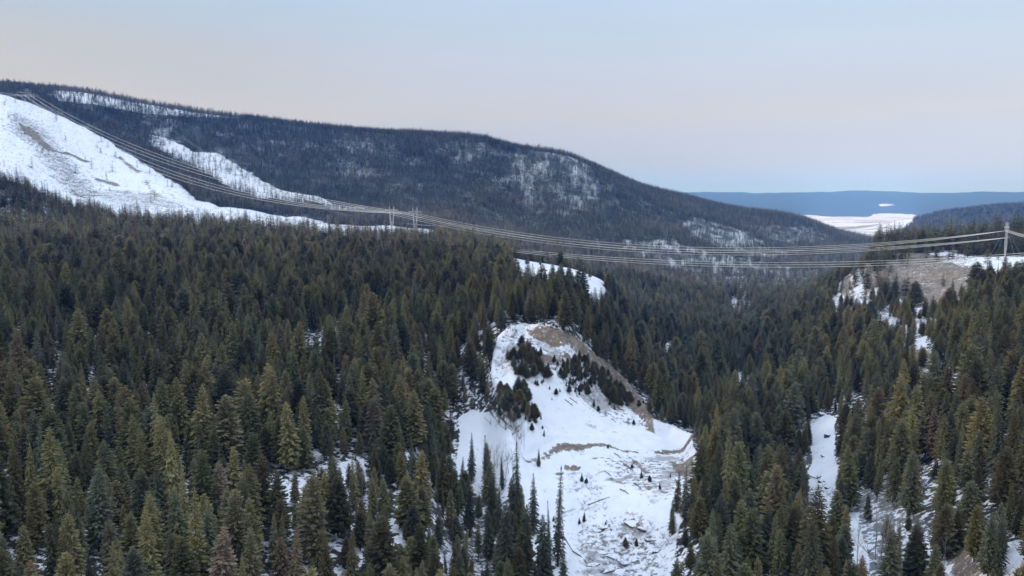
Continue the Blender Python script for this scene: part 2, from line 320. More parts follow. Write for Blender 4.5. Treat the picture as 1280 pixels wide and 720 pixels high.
def ground_material():
    m, t, b = mat('snowy_ground')
    g = N(t, 'ShaderNodeNewGeometry').outputs['Position']
    n1 = noise(t, g, 0.35, 6, 0.65); n2 = noise(t, g, 0.09, 5, 0.6); n3 = noise(t, g, 1.3, 5, 0.7); n4 = noise(t, g, 0.011, 5, 0.6)
    nst = N(t, 'ShaderNodeMapping'); L(t, g, nst.inputs[0]); nst.inputs['Scale'].default_value = (0.0020, 0.0024, 0.01)
    snow = mixc(t, mr_(t, n2, .35, .7), (0.80, 0.82, 0.86), (0.88, 0.88, 0.89))
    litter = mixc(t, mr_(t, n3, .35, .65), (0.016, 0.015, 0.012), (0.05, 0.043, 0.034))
    earth = mixc(t, mr_(t, n1, .3, .7), (0.125, 0.098, 0.070), (0.26, 0.205, 0.155))
    earth = mixc(t, mr_(t, n3, .5, .7), earth, (0.075, 0.062, 0.052)); earth = mixc(t, mr_(t, n2, .45, .7), earth, (0.31, 0.25, 0.19))
    earth = mixc(t, mr_(t, math_(t, 'ADD', n3, math_(t, 'MULTIPLY', n1, .6)), .92, .98), earth, snow)
    # patches of litter between the trees
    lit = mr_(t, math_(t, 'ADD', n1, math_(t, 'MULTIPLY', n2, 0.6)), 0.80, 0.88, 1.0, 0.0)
    op = attr(t, 'sopen').outputs['Fac']; sa = attr(t, 'sparse').outputs['Fac']; ro = attr(t, 'rough').outputs['Fac']; di = attr(t, 'dirt').outputs['Fac']
    fw = attr(t, 'farwood').outputs['Fac']
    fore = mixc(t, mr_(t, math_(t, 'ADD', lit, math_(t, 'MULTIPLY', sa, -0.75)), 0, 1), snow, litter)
    fore = mixc(t, math_(t, 'MULTIPLY', fw, 1.0, True), fore, mixc(t, mr_(t, math_(t, 'ADD', n1, math_(t, 'SUBTRACT', math_(t, 'MULTIPLY', n4, .5), math_(t, 'MULTIPLY', math_(t, 'MAXIMUM', math_(t, 'SUBTRACT', fw, 1.0), 0.0), .2))), .82, .90), (0.035, 0.042, 0.036), snow))
    # sparse specks and clumps on the open snow
    nf = noise(t, g, 0.05, 6, 0.7); sk2 = mr_(t, math_(t, 'ADD', nf, math_(t, 'MULTIPLY', ro, 0.12)), 0.61, 0.68)
    sk1 = math_(t, 'MAXIMUM', mr_(t, n3, 0.66, 0.70), math_(t, 'MULTIPLY', sk2, 1.0)); sk = mr_(t, math_(t, 'ADD', math_(t, 'MULTIPLY', n1, 0.7), math_(t, 'MULTIPLY', ro, 0.13)), 0.475, 0.53)
    opn = mixc(t, math_(t, 'MAXIMUM', math_(t, 'MULTIPLY', sk1, 0.6), math_(t, 'MULTIPLY', sk, 0.85)), snow, mixc(t, n3, (0.09, 0.075, 0.06), (0.22, 0.18, 0.15)))
    fl = noise(t, nst.outputs[0], 1.0, 6, 0.6)
    field = mixc(t, mr_(t, fl, 0.50, 0.62), (0.90, 0.80, 0.76), (0.36, 0.31, 0.29))
    opn = mixc(t, attr(t, 'field').outputs['Fac'], opn, field)
    k = mr_(t, math_(t, 'ADD', op, math_(t, 'MULTIPLY', math_(t, 'SUBTRACT', n1, 0.5), 0.8)), 0.42, 0.58)
    c = mixc(t, k, fore, opn)
    kd = mr_(t, math_(t, 'ADD', math_(t, 'ADD', di, math_(t, 'MULTIPLY', math_(t, 'SUBTRACT', nf, 0.54), 1.6)), math_(t, 'MULTIPLY', math_(t, 'SUBTRACT', n1, 0.5), 2.8)), 0.42, 0.62)
    c = mixc(t, kd, c, earth)
    L(t, c, b.inputs['Base Color']); b.inputs['Roughness'].default_value = 0.8
    bp = N(t, 'ShaderNodeBump'); bp.inputs['Strength'].default_value = 0.5; bp.inputs['Distance'].default_value = 0.8
    L(t, math_(t, 'ADD', n1, math_(t, 'MULTIPLY', n3, 0.4)), bp.inputs['Height']); L(t, bp.outputs[0], b.inputs['Normal'])
    return m
thg = TH[:, None] + 0 * GX
stg = fbm(thg * 2600 / 16, rg / 110, 1.0, 501, 3)
farm = sm(1200, 1800, rg)
sparse = np.where(farm > 0, sparse * sm(-.16, .20, stg + .6 * fbm(GX, GY, 60, 613, 3)) * (1 - .0 * farm), sparse)
farwood = sm(1350, 1650, rg) * (1 - sparse) + sm(4300, 5200, rg)
fp = OPEN[-1][0]; fieldm = np.clip(0.5 + (sdist(fp, GX, GY) + 500 * fbm(GX, GY, 900, 83, 4)) / 90, 0, 1)
fp2 = wpoly([(1094,256.6),(1108,255),(1118,256),(1106,257.6)], 17000, 32000); fp2m = np.clip(.5 + (sdist(fp2, GX, GY) + 300 * fbm(GX, GY, 500, 89, 3)) / 100, 0, 1); fieldm = np.maximum(fieldm, fp2m); sopen = np.maximum(sopen, fp2m)

def np_mesh(name, verts, faces_flat, nper, mats):
    me = bpy.data.meshes.new(name); nv = len(verts); nf = len(faces_flat) // nper
    me.vertices.add(nv); me.vertices.foreach_set('co', np.asarray(verts, np.float32).ravel())
    me.loops.add(len(faces_flat)); me.loops.foreach_set('vertex_index', np.asarray(faces_flat, np.int32))
    me.polygons.add(nf); me.polygons.foreach_set('loop_start', np.arange(nf, dtype=np.int32) * nper)
    for m in mats: me.materials.append(m)
    me.update(calc_edges=True); return me
nth, nr = GX.shape
V = np.stack([GX, GY, Zg], -1).reshape(-1, 3)
I = np.arange(nth * nr).reshape(nth, nr)
quads = np.stack([I[:-1, :-1], I[:-1, 1:], I[1:, 1:], I[1:, :-1]], -1).reshape(-1, 4)[:, ::1]
M_GROUND = ground_material()
me = np_mesh('terrain', V, quads.ravel(), 4, [M_GROUND])
for nm, A in (('sopen', sopen), ('sparse', sparse), ('rough', rough), ('dirt', dirt), ('farwood', farwood * (1 - fieldm)), ('field', fieldm)):
    a = me.attributes.new(nm, 'FLOAT', 'POINT'); a.data.foreach_set('value', A.ravel().astype(np.float32))
me.polygons.foreach_set('use_smooth', np.ones(len(quads), bool))
if me.polygons[len(quads) // 2].normal.z < 0: me.flip_normals()
ter = bpy.data.objects.new('terrain', me); COL.objects.link(ter); ter['kind'] = 'structure'
ter['label'] = 'snow covered valley, slopes and ridges'

# haze
def haze():
    zt = float(Zg.max()) + 60; zb = float(Zg.min()) - 1.5; s = 42000
    v = [(x, y, z) for z in (zb, zt) for y in (-s, s) for x in (-s, s)]
    f = [0, 2, 3, 1, 4, 5, 7, 6, 0, 1, 5, 4, 2, 6, 7, 3, 0, 4, 6, 2, 1, 3, 7, 5]
    m = bpy.data.materials.new('haze_air'); m.use_nodes = True; t = m.node_tree; t.nodes.clear()
    o = N(t, 'ShaderNodeOutputMaterial'); p = N(t, 'ShaderNodeVolumePrincipled')
    p.inputs['Color'].default_value = (*HAZE_COLOR, 1); p.inputs['Density'].default_value = HAZE_DENSITY
    p.inputs['Anisotropy'].default_value = 0.0; p.inputs['Absorption Color'].default_value = (1, 1, 1, 1)
    t.links.new(p.outputs[0], o.inputs['Volume'])
    me = np_mesh('haze', v, f, 4, [m]); ob = bpy.data.objects.new('haze', me); COL.objects.link(ob)
    ob['kind'] = 'stuff'; ob['label'] = 'thin bluish haze over the valley'
haze()

# ------------------------------------------------------------------ generic mesh building
class MB:
    def __init__(s): s.v = []; s.f = []; s.m = []
    def tri(s, a, b, c, m=0):
        i = len(s.v); s.v += [a, b, c]; s.f.append((i, i + 1, i + 2)); s.m.append(m)
    def quad(s, a, b, c, d, m=0):
        i = len(s.v); s.v += [a, b, c, d]; s.f.append((i, i + 1, i + 2, i + 3)); s.m.append(m)
    def tube(s, pts, rad, n=6, m=0, cap=True):
        pts = [Vector(p) for p in pts]; base = len(s.v); k = len(pts)
        for i, p in enumerate(pts):
            d = (pts[min(i + 1, k - 1)] - pts[max(i - 1, 0)]).normalized()
            ref = Vector((0, 0, 1)) if abs(d.z) < 0.9 else Vector((1, 0, 0))
            a = d.cross(ref).normalized(); b = d.cross(a)
            for j in range(n):
                q = 2 * math.pi * j / n; s.v.append(tuple(p + (a * math.cos(q) + b * math.sin(q)) * rad[i]))
        for i in range(k - 1):
            for j in range(n):
                j2 = (j + 1) % n
                s.f.append((base + i * n + j, base + (i + 1) * n + j, base + (i + 1) * n + j2, base + i * n + j2)); s.m.append(m)
        if cap:
            s.f.append(tuple(base + j for j in range(n))); s.m.append(m)
            s.f.append(tuple(base + (k - 1) * n + j for j in reversed(range(n)))); s.m.append(m)
    def bar(s, a, b, t, m=0): s.tube([a, b], [t, t], 4, m)
    def mesh(s, name, mats, smooth=False):
        me = bpy.data.meshes.new(name); me.from_pydata(s.v, [], s.f)
        for x in mats: me.materials.append(x)
        me.polygons.foreach_set('material_index', s.m)
        if smooth: me.polygons.foreach_set('use_smooth', [True] * len(s.f))
        me.update(); return me
def link(name, me, parent=None, loc=None, rot=None, scale=None):
    o = bpy.data.objects.new(name, me); COL.objects.link(o)
    if parent: o.parent = parent
    if loc is not None: o.location = loc
    if rot is not None: o.rotation_euler = rot
    if scale is not None: o.scale = scale
    return o
def tag(o, label, cat, group=None, kind=None):
    o['label'] = label
    if cat: o['category'] = cat
    if group: o['group'] = group
    if kind: o['kind'] = kind
    return o

# ------------------------------------------------------------------ trees
def foliage_material():
    m, t, b = mat('conifer_needles')
    tint = attr(t, 'tint', 'INSTANCER').outputs['Color']
    tcn = N(t, 'ShaderNodeTexCoord').outputs['Object']
    n = noise(t, tcn, 0.9, 3, 0.6)
    geo_ = N(t, 'ShaderNodeNewGeometry').outputs['Random Per Island']
    k = math_(t, 'MULTIPLY', mr_(t, n, 0.3, 0.7, 0.62, 1.42), mr_(t, geo_, 0, 1, 0.72, 1.3))
    vm = N(t, 'ShaderNodeVectorMath', operation='SCALE'); L(t, tint, vm.inputs[0]); L(t, k, vm.inputs['Scale'])
    L(t, vm.outputs[0], b.inputs['Base Color']); b.inputs['Roughness'].default_value = 0.75
    b.inputs['Specular IOR Level'].default_value = 0.2
    return m
M_NEED = foliage_material()
M_BARK = simple('conifer_bark', (0.06, 0.045, 0.035), (0.13, 0.10, 0.08), 1.5)
M_PALE = simple('pale_bark', (0.22, 0.20, 0.18), (0.42, 0.39, 0.36), 0.8)
M_TWIG = simple('grey_twigs', (0.07, 0.058, 0.05), (0.20, 0.17, 0.15), 0.5)

def conifer(kind, seed, lod):
    """unit tree: 1 m tall, scaled by its height when placed. lod 0 near, 1 middle, 2 far"""
    rnd = random.Random(seed * 31 + lod); U = rnd.uniform
    Hh = 25.0
    P = {'fir': (0.165, 0.08, 0.52, -0.25), 'round': (0.185, 0.12, 0.46, -0.12), 'spruce': (0.120, 0.05, 0.72, -0.55), 'ragged': (0.130, 0.18, 0.60, -0.2), 'spire': (0.062, 0.04, 0.75, -0.6)}[kind]
    Rm, cb, pw, droop = P; Rm *= Hh; cb *= Hh
    cr = MB(); tr = MB()
    lean = (U(-.25, .25), U(-.25, .25))
    def axis(z): t = z / Hh; return Vector((lean[0] * t * t * 2, lean[1] * t * t * 2, z))
    kk = [0, .3, .6, 1]
    tr.tube([axis(Hh * q * 0.985) for q in kk], [0.30, .22, .13, .02], 6 if lod == 0 else 4, 0)
    nw = {0: 54, 1: 22, 2: 11}[lod]
    if kind in ('ragged',): nw = int(nw * .8)
    lump = [U(0.8, 1.15) for _ in range(7)]
    for i in range(nw):
        f = (i + U(-.25, .25)) / (nw - 1); f = min(max(f, 0), 1); z = cb + (Hh - cb) * (f ** 0.92) * 0.985
        t = (z - cb) / (Hh - cb)
        env = Rm * (1 - t) ** pw * min(1, 0.55 + t * 3.2) + 0.12
        nb = {0: 7, 1: 6, 2: 5}[lod]
        if t > .85: nb -= 1
        a0 = U(0, 6.28)
        for j in range(nb):
            az = a0 + 6.283 * j / nb + U(-.35, .35)
            if kind == 'ragged' and rnd.random() < 0.12: continue
            ln = env * U(0.62, 1.12) * lump[int(az * 7 / 6.283) % 7]
            up = (0.34 if t > .75 else 0.14) + U(-.1, .1)      # start angle
            c = Vector((math.cos(az), math.sin(az), 0)); s_ = Vector((-c.y, c.x, 0))
            P0 = axis(z)
            def pt(q):  # q 0..1 along branch
                return P0 + c * (ln * q) + Vector((0, 0, ln * (up * q + (droop) * q * q)))
            if lod == 0:
                ns = 6 if ln > 2.2 else 4
                for k in range(ns):
                    q0 = 0.15 + 0.8 * k / ns; q1 = min(1.08, q0 + 0.27 + U(-.06, .08))
                    A = pt(q0); B = pt(q1)
                    wd = ln * 0.22 * (1 - 0.45 * q0) * U(.6, 1.4)
                    for sg in (-1, 1):
                        tip = B + s_ * sg * wd * U(.5, 1.25) + Vector((0, 0, U(-.22, .10) * ln * 0.6))
                        mid = A + s_ * sg * wd * U(.6, 1.1) + Vector((0, 0, -U(.0, .16) * ln))
                        cr.tri(tuple(A), tuple(mid), tuple(tip)); 
                        if rnd.random() < .5: cr.tri(tuple(A), tuple(tip), tuple(B + Vector((0, 0, U(-.1, .15)))))
                cr.tri(tuple(pt(.75) + s_ * .18 * ln * .5), tuple(pt(1.1) + Vector((0, 0, U(0, .2)))), tuple(pt(.75) - s_ * .18 * ln * .5))
            else:
                wd = ln * (0.42 if lod == 1 else 0.55)
                A = pt(0.05); M = pt(.6); B = pt(1.05)
                dz = Vector((0, 0, -U(.05, .22) * ln))
                cr.tri(tuple(A), tuple(M + s_ * wd * U(.6, 1.1) + dz), tuple(B)); cr.tri(tuple(A), tuple(B), tuple(M - s_ * wd * U(.6, 1.1) + dz))
    tp = axis(Hh)
    for j in range(3):
        a = j * 2.1; cr.tri(tuple(tp + Vector((0, 0, .25))), tuple(tp + Vector((math.cos(a) * .22, math.sin(a) * .22, -1.0))), tuple(tp + Vector((math.cos(a + 1.6) * .22, math.sin(a + 1.6) * .22, -1.1))))
    S = 1 / Hh
    for mb in (cr, tr): mb.v = [(x * S, y * S, z * S) for x, y, z in mb.v]
    return cr, tr
KINDS = [('fir', 1), ('fir', 2), ('fir', 3), ('round', 4), ('round', 5), ('spruce', 6), ('spruce', 7), ('ragged', 8), ('ragged', 9), ('spire', 10)]
NEAR = []            # (crown mesh, trunk mesh)
for kd, s in KINDS:
    cr, tr = conifer(kd, s, 0)
    NEAR.append((cr.mesh('crown', [M_NEED]), tr.mesh('trunk', [M_BARK], True)))
def variant_collection(name, lod):
    c = bpy.data.collections.new(name)
    for i, (kd, s) in enumerate(KINDS):
        cr, tr = conifer(kd, s, lod)
        n0 = len(cr.v); cr.v += tr.v; cr.f += [tuple(n0 + q for q in f) for f in tr.f]; cr.m += [1] * len(tr.f)
        o = bpy.data.objects.new('%s_%02d' % (name, i), cr.mesh(name, [M_NEED, M_BARK])); c.objects.link(o)
    return c
C_LOD = [variant_collection('conifer_shape_a', 0), variant_collection('conifer_shape_b', 1), variant_collection('conifer_shape_c', 2)]

def scatter_object(name, pts, rotz, scl, vid, tint, coll, label, cat=None, kind='stuff', tilt=None):
    """one object whose points carry instances of the shapes in coll"""
    me = bpy.data.meshes.new(name); n = len(pts); me.vertices.add(n)
    me.vertices.foreach_set('co', np.asarray(pts, np.float32).ravel())
    def A(nm, typ, key, arr):
        a = me.attributes.new(nm, typ, 'POINT'); a.data.foreach_set(key, np.asarray(arr).ravel())
    rot = np.zeros((n, 3), np.float32); rot[:, 2] = rotz
    rot[:, 0] = RNG.normal(0, 0.03, n); rot[:, 1] = RNG.normal(0, 0.03, n)
    A('rot', 'FLOAT_VECTOR', 'vector', rot); A('scl', 'FLOAT_VECTOR', 'vector', np.asarray(scl, np.float32))
    A('vid', 'INT', 'value', np.asarray(vid, np.int32)); A('tint', 'FLOAT_VECTOR', 'vector', np.asarray(tint, np.float32))
    o = link(name, me)
    g = bpy.data.node_groups.new(name, 'GeometryNodeTree')
    g.interface.new_socket('Geometry', in_out='INPUT', socket_type='NodeSocketGeometry'); g.interface.new_socket('Geometry', in_out='OUTPUT', socket_type='NodeSocketGeometry')
    gi = g.nodes.new('NodeGroupInput'); go = g.nodes.new('NodeGroupOutput')
    ci = g.nodes.new('GeometryNodeCollectionInfo'); ci.inputs['Collection'].default_value = coll
    ci.inputs['Separate Children'].default_value = True; ci.inputs['Reset Children'].default_value = True
    ip = g.nodes.new('GeometryNodeInstanceOnPoints'); ip.inputs['Pick Instance'].default_value = True
    def na(nm, dt):
        q = g.nodes.new('GeometryNodeInputNamedAttribute'); q.data_type = dt; q.inputs[0].default_value = nm; return q.outputs[0]
    g.links.new(gi.outputs[0], ip.inputs['Points']); g.links.new(ci.outputs[0], ip.inputs['Instance'])
    g.links.new(na('vid', 'INT'), ip.inputs['Instance Index']); g.links.new(na('scl', 'FLOAT_VECTOR'), ip.inputs['Scale'])
    g.links.new(na('rot', 'FLOAT_VECTOR'), ip.inputs['Rotation'])
    g.links.new(ip.outputs[0], go.inputs[0])
    md = o.modifiers.new('scatter', 'NODES'); md.node_group = g
    if kind: o['kind'] = kind
    o['label'] = label
    if cat: o['category'] = cat
    return o

def density(x, y):
    d = np.ones(len(x)); s_any = np.full(len(x), -1e3)
    rr0 = np.hypot(x, y); tt = np.arctan2(x, y); far_ = sm(1200, 1800, rr0)
    st = fbm(tt * 2600 / 16, rr0 / 110, 1.0, 501, 3); bl = fbm(x, y, 150, 511, 3)
    d = d - far_ * (sm(.16, .30, st + .35 * bl) * .85)
    for P, dn in SPARSE:
        s = sdist(P, x, y) + far_ * (st * 130 + bl * 160); d = np.where(s > 0, np.minimum(d, dn), d)
    for P, dn in OPEN:
        s = sdist(P, x, y) + far_ * st * 50; m = s > -1.0; d = np.where(m, dn, d); s_any = np.maximum(s_any, s)
    return d, s_any
def jittered(rmin, rmax, sp, ulo=-260, uhi=1540, seed=0):
    g = np.random.default_rng(seed); xs = np.arange(-rmax * 0.92, rmax * 0.92, sp); ys = np.arange(0, rmax, sp)
    X, Y = np.meshgrid(xs, ys); X = X + g.uniform(-.48, .48, X.shape) * sp; Y = Y + g.uniform(-.48, .48, Y.shape) * sp
    X[::2] += sp / 2
    x = X.ravel(); y = Y.ravel(); r = np.hypot(x, y); u = 640 + F * x / np.maximum(y, 1)
    k = (r > rmin) & (r < rmax) & (u > ulo) & (u < uhi) & (y > 10); return x[k], y[k]
# horizon table for culling trees that no nearby viewpoint can see
slope = (Zg - CZ) / RR[None]; runmax = np.maximum.accumulate(slope, axis=1)
def visible(x, y, z, h, margin):
    s = (z + h - CZ) / np.hypot(x, y)
    return s > grid_at(np.roll(runmax, 1, axis=1), x, y) - margin

PAL = np.array((1.32, 1.03, 0.80)) * np.array([(0.060, 0.066, 0.034), (0.044, 0.056, 0.032), (0.050, 0.054, 0.036), (0.060, 0.056, 0.040), (0.034, 0.046, 0.036), (0.070, 0.070, 0.038), (0.068, 0.064, 0.056), (0.060, 0.045, 0.034)])
TW = dict(olive=0, green=1, grey=2, brown=3, dark=4, yellow=5, frost=6, rust=7)
def tints(x, y, g):
    n = len(x); r = np.hypot(x, y)
    big = fbm(x, y, 120, 201, 3); u = 640 + F * x / y
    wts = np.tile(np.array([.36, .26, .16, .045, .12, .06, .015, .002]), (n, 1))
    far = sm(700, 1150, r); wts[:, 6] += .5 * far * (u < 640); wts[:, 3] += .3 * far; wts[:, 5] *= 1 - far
    wts[:, 4] += .5 * sm(0.0, .3, -big) + 0.9 * ((u > 700) & (r > 560) & (u < 1000)); wts[:, 0] += .5 * sm(0, .3, big)
    wts[:, 1] += 0.3 * (u > 880); wts[:, 4] += .25 * (u > 880); wts[:, 7] += .02 * (u > 830) * (r < 400)
    cw = np.cumsum(wts / wts.sum(1, keepdims=True), 1); k = (g.random(n)[:, None] > cw).sum(1).clip(0, 7)
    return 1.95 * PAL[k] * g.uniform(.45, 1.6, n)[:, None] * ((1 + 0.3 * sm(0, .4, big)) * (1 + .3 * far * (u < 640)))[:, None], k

# near and middle forest (up to the plateau edge and across the valley)
g = np.random.default_rng(5)
x, y = jittered(135, 1560, 7.5, seed=1)
r = np.hypot(x, y); z = H(x, y); dn, sa = density(x, y)
u_, v_ = uv(x, y, z)
clump = fbm(x, y, 30, 301, 3)
keep = (g.random(len(x)) < dn * (0.86 - .22 * sm(500, 1000, r) + 1.1 * clump + .9 * np.minimum(fbm(x, y, 75, 331, 2), 0) * (r < 700))) & visible(x, y, z, 32, 0.02)
x, y, z, r, sa = (a[keep] for a in (x, y, z, r, sa))
n = len(x)
hgt = g.normal(22.5, 5.2, n).clip(8, 36) * (1 + .35 * fbm(x, y, 140, 401, 2))
hgt = np.where(g.random(n) < .16, hgt * g.uniform(.35, .7, n), hgt)
hgt = np.where((sa > -9) & (r < 620), hgt * g.uniform(.5, .95, n), hgt)
hgt = hgt * (.87 + .13 * sm(260, 420, r)) * np.where((r > 1230) & (x / y > .38), 1.4, 1.0) * (1 - .14 * sm(500, 1100, r)) * g.uniform(.86, 1.16, n)
kn = sdist(wpoly([(1035,365),(1120,380),(1230,372),(1240,400),(1200,435),(1100,430),(1040,415)], 650, 1150), x, y) > 0
hgt = np.where(kn, hgt * .68, hgt)
u_, v_ = uv(x, y, z + hgt)
vid = g.choice(10, n, p=[.17, .17, .16, .12, .12, .07, .07, .05, .05, .02])
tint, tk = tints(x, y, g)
wid = g.uniform(.95, 1.42, n) * (.93 + .07 * sm(260, 420, r)) * (1 + .45 * sm(500, 1000, r)); rz = g.uniform(0, 6.28, n)
# extra lateral width for stout trees
app = hgt / r; infr = (u_ > 4) & (u_ < 1276) & (v_ < 712) & (v_ > 250)
cand = np.nonzero(infr)[0]; cand = cand[np.argsort(-app[cand])][:262]
ind = np.zeros(n, bool); ind[cand] = True

WORD = ['olive green', 'mid green', 'grey-green', 'brownish', 'dark green', 'yellow-green', 'frosted grey', 'rusty brown']
SHP = ['full', 'full', 'full', 'round-topped', 'round-topped', 'drooping', 'drooping', 'ragged', 'ragged', 'needle-thin']
ORD = ['first', 'second', 'third', 'fourth', 'fifth', 'sixth', 'seventh', 'eighth', 'ninth', 'tenth', 'eleventh', 'twelfth', 'thirteenth', 'fourteenth', 'fifteenth', 'sixteenth', 'seventeenth', 'eighteenth', 'nineteenth', 'twentieth', 'twenty-first', 'twenty-second', 'twenty-third', 'twenty-fourth', 'twenty-fifth', 'twenty-sixth', 'twenty-seventh', 'twenty-eighth', 'twenty-ninth', 'thirtieth']
def make_tree(x, y, z, h, v, t, wd, rzz, label, group, name='conifer_tree', cat='conifer'):
    e = link(name, None, None, (x, y, z - 0.3), (random.gauss(0, .025), random.gauss(0, .025), rzz)); e.empty_display_size = 1; tag(e, label, cat, group)
    cm, tm = NEAR[v]
    c = link('crown', cm, e, scale=(h * wd, h * wd, h)); c['tint'] = [float(q) for q in t]
    link('trunk', tm, e, scale=(h, h, h)); return e
regs = [('at bottom left', 0, 215), ('left of the snowy pockets', 215, 420), ('left of the bare slide', 420, 700), ('between slide and creek', 700, 1000), ('right of the creek', 1000, 1130), ('at bottom right', 1130, 1281)]
for nm, a, b in regs:
    sel = [i for i in cand if a <= u_[i] < b]; sel.sort(key=lambda i: -v_[i])
    rows = max(1, math.ceil(len(sel) / 14)); per = math.ceil(len(sel) / rows)
    RN = ['front row', 'second row', 'third row', 'fourth row', 'fifth row', 'sixth row', 'seventh row']
    for q in range(rows):
        rw = sorted(sel[q * per:(q + 1) * per], key=lambda i: u_[i])
        for j, i in enumerate(rw):
            lab = '%s %s conifer, %s from left, %s %s' % (SHP[vid[i]], WORD[tk[i]], ORD[j], RN[min(q, 6)], nm)
            make_tree(x[i], y[i], z[i], hgt[i], vid[i], tint[i], wid[i], rz[i], lab, 'nearest conifers of the slope forest')
rest = ~ind
def forest(mask, coll, name, label):
    m = mask; S = np.stack([hgt[m] * wid[m], hgt[m] * wid[m], hgt[m]], 1)
    scatter_object(name, np.stack([x[m], y[m], z[m] - .3], 1), rz[m], S, vid[m], tint[m], coll, label)
# one object, three levels of detail in one picking collection
call = bpy.data.collections.new('conifer_shapes')
for c in C_LOD:
    for o in c.objects: call.objects.link(o)
names = sorted(o.name for o in call.objects)
lodn = np.where(r < 620, 0, np.where(r < 1000, 1, 1)); lodn = np.where(r < 1000, 0, 1)
vid_s = vid; vid = vid + lodn * 10
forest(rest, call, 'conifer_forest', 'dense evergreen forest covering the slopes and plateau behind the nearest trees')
print('near forest', n, 'individual', ind.sum())
NEARPTS = (x.copy(), y.copy())

# mountain side forest
x, y = jittered(1540, 7400, 9.2, seed=2, ulo=-160, uhi=1440)
r = np.hypot(x, y); z = H(x, y)
k0 = (r < 4600) | ((np.random.default_rng(8).random(len(x)) < 0.16) & (x / y > 0.40))
x, y, z, r = (a[k0] for a in (x, y, z, r))
dn, sa = density(x, y); clump = fbm(x, y, 90, 303, 4)
# vertical gaps along the fall line give the streaks of snow seen between the trees
keep = (g.random(len(x)) < dn * (1.0 + 1.1 * clump)) & visible(x, y, z, 22, 0.004)
x, y, z, r = (a[keep] for a in (x, y, z, r)); n = len(x)
hgt = g.normal(19, 5, n).clip(8, 32) * (1 + .4 * fbm(x, y, 300, 405, 2)); wid = g.uniform(1.3, 2.0, n); rz = g.uniform(0, 6.28, n)
hgt = np.where(r > 4600, hgt * 1.1, hgt); wid = np.where(r > 4600, wid * 2.0, wid)
vid = g.choice(10, n, p=[.14, .14, .14, .12, .12, .12, .10, .05, .05, .02]) + 20
u_ = 640 + F * x / y; zb = (z - CZ) / r
bb = fbm(x, y, 260, 77, 3)
base = np.array((0.066, 0.062, 0.045)); brown = np.array((0.135, 0.098, 0.070)); gr = np.array((0.085, 0.080, 0.066))
kk = np.clip(0.35 + 2.2 * bb + 2.0 * (zb - 0.05), 0, 1)[:, None]
tint = base * (1 - kk) + brown * kk; m = (g.random(n) < .15)[:, None]; tint = np.where(m, gr * 1.5, tint) * 1.25 * g.uniform(.8, 2.4, n)[:, None]
forest(np.ones(n, bool), call, 'mountain_forest', 'far-off evergreen wood covering the long mountain and the ridges')
print('mountain', n)

# ------------------------------------------------------------------ trees standing alone on and round the slide, and young trees
def at(u, v, rmin=150, rmax=16000):
    X, Y = hit(u, v, rmin, rmax); return X, Y, float(H(X, Y))
def tint_of(nm, s=1.0): return PAL[TW[nm]] * s * 1.5
special = [ # base u, base v, height, variant, colour, width, label
 (697, 708, 42, 9, 'dark', 1.25, 'tall needle-thin dark spruce rising alone against the slide snow'),
 (687, 702, 26, 9, 'dark', 1.0, 'short thin spruce just left of the tall needle-thin one'),
 (645, 665, 43, 5, 'dark', .75, 'tallest drooping dark spruce at the left edge of the slide'),
 (666, 668, 28, 6, 'dark', 1.15, 'dark drooping spruce between the two tall spruces by the slide'),
 (673, 583, 10.5, 5, 'green', 1.2, 'small lone spruce on the snow below the left crack'),
 (590, 602, 27, 5, 'dark', .9, 'slim spruce in front of the small snow patch, leftmost of three'),
 (607, 612, 29, 9, 'dark', 1.5, 'slim spruce in front of the small snow patch, middle of three'),
 (628, 612, 18, 6, 'dark', .9, 'slim spruce in front of the small snow patch, rightmost of three'),
 (618, 640, 20, 6, 'dark', 1.0, 'short dark spruce below the small snow patch'),
 (655, 735, 34, 1, 'green', .9, 'full green fir at the foot of the slide on its left'),
 (678, 745, 32, 0, 'dark', .95, 'full dark fir at bottom edge beside the slide gully'),
 (632, 745, 36, 2, 'dark', .95, 'full dark fir left of the slide gully, near the bottom edge'),
 (705, 768, 26, 6, 'dark', 1.2, 'drooping spruce at bottom edge, right of the full dark firs'),
 (845, 640, 19, 6, 'dark', 1.1, 'dark small spruce at right edge of the slide, left of the pair'),
 (855, 650, 23, 5, 'dark', 1.1, 'dark spruce at right edge of the slide, right of the pair'),
 (840, 668, 15, 6, 'green', 1.3, 'low bushy spruce at right edge of the slide, below the pair'),
]
for (a, b, h, v, c, wd, lab) in special:
    X, Y, Z = at(a, b, 200, 700); make_tree(X, Y, Z, h, v, tint_of(c), wd, random.uniform(0, 6), lab, None, 'spruce_tree', 'spruce')
young = [(695,494,4.5),(700,490,3),(742,508,5.5),(748,514,4),(762,506,5),(768,512,4),(792,531,3.5),(680,545,4),(676,524,3),(678,536,2.2),(687,487,3),(708,483,3.5),(738,481,6),(735,490,4),
         (802,598,4.5),(812,602,3.5),(825,612,4),(727,602,5),(733,604,3),(730,652,5),(724,655,3.5),(790,585,2.5),(838,597,3),(736,465,4),(760,560,2.2),(690,500,2)]
young_lab = []
order = sorted(range(len(young)), key=lambda i: young[i][0])
up_ = [i for i in order if young[i][1] < 548]; lo_ = [i for i in order if young[i][1] >= 548]
for grp, where in ((up_, 'on the snow above the mid-slope crack'), (lo_, 'on the snow below the mid-slope crack')):
    for j, i in enumerate(grp):
        a, b, h = young[i]; X, Y, Z = at(a, b, 220, 640)
        make_tree(X, Y, Z, h, [3, 6, 5][i % 3], tint_of('dark', .9), 1.9, random.uniform(0, 6), 'small bushy young conifer, %s from left %s' % (ORD[j], where), 'young conifers dotting the slide', 'young_conifer', 'young conifer')

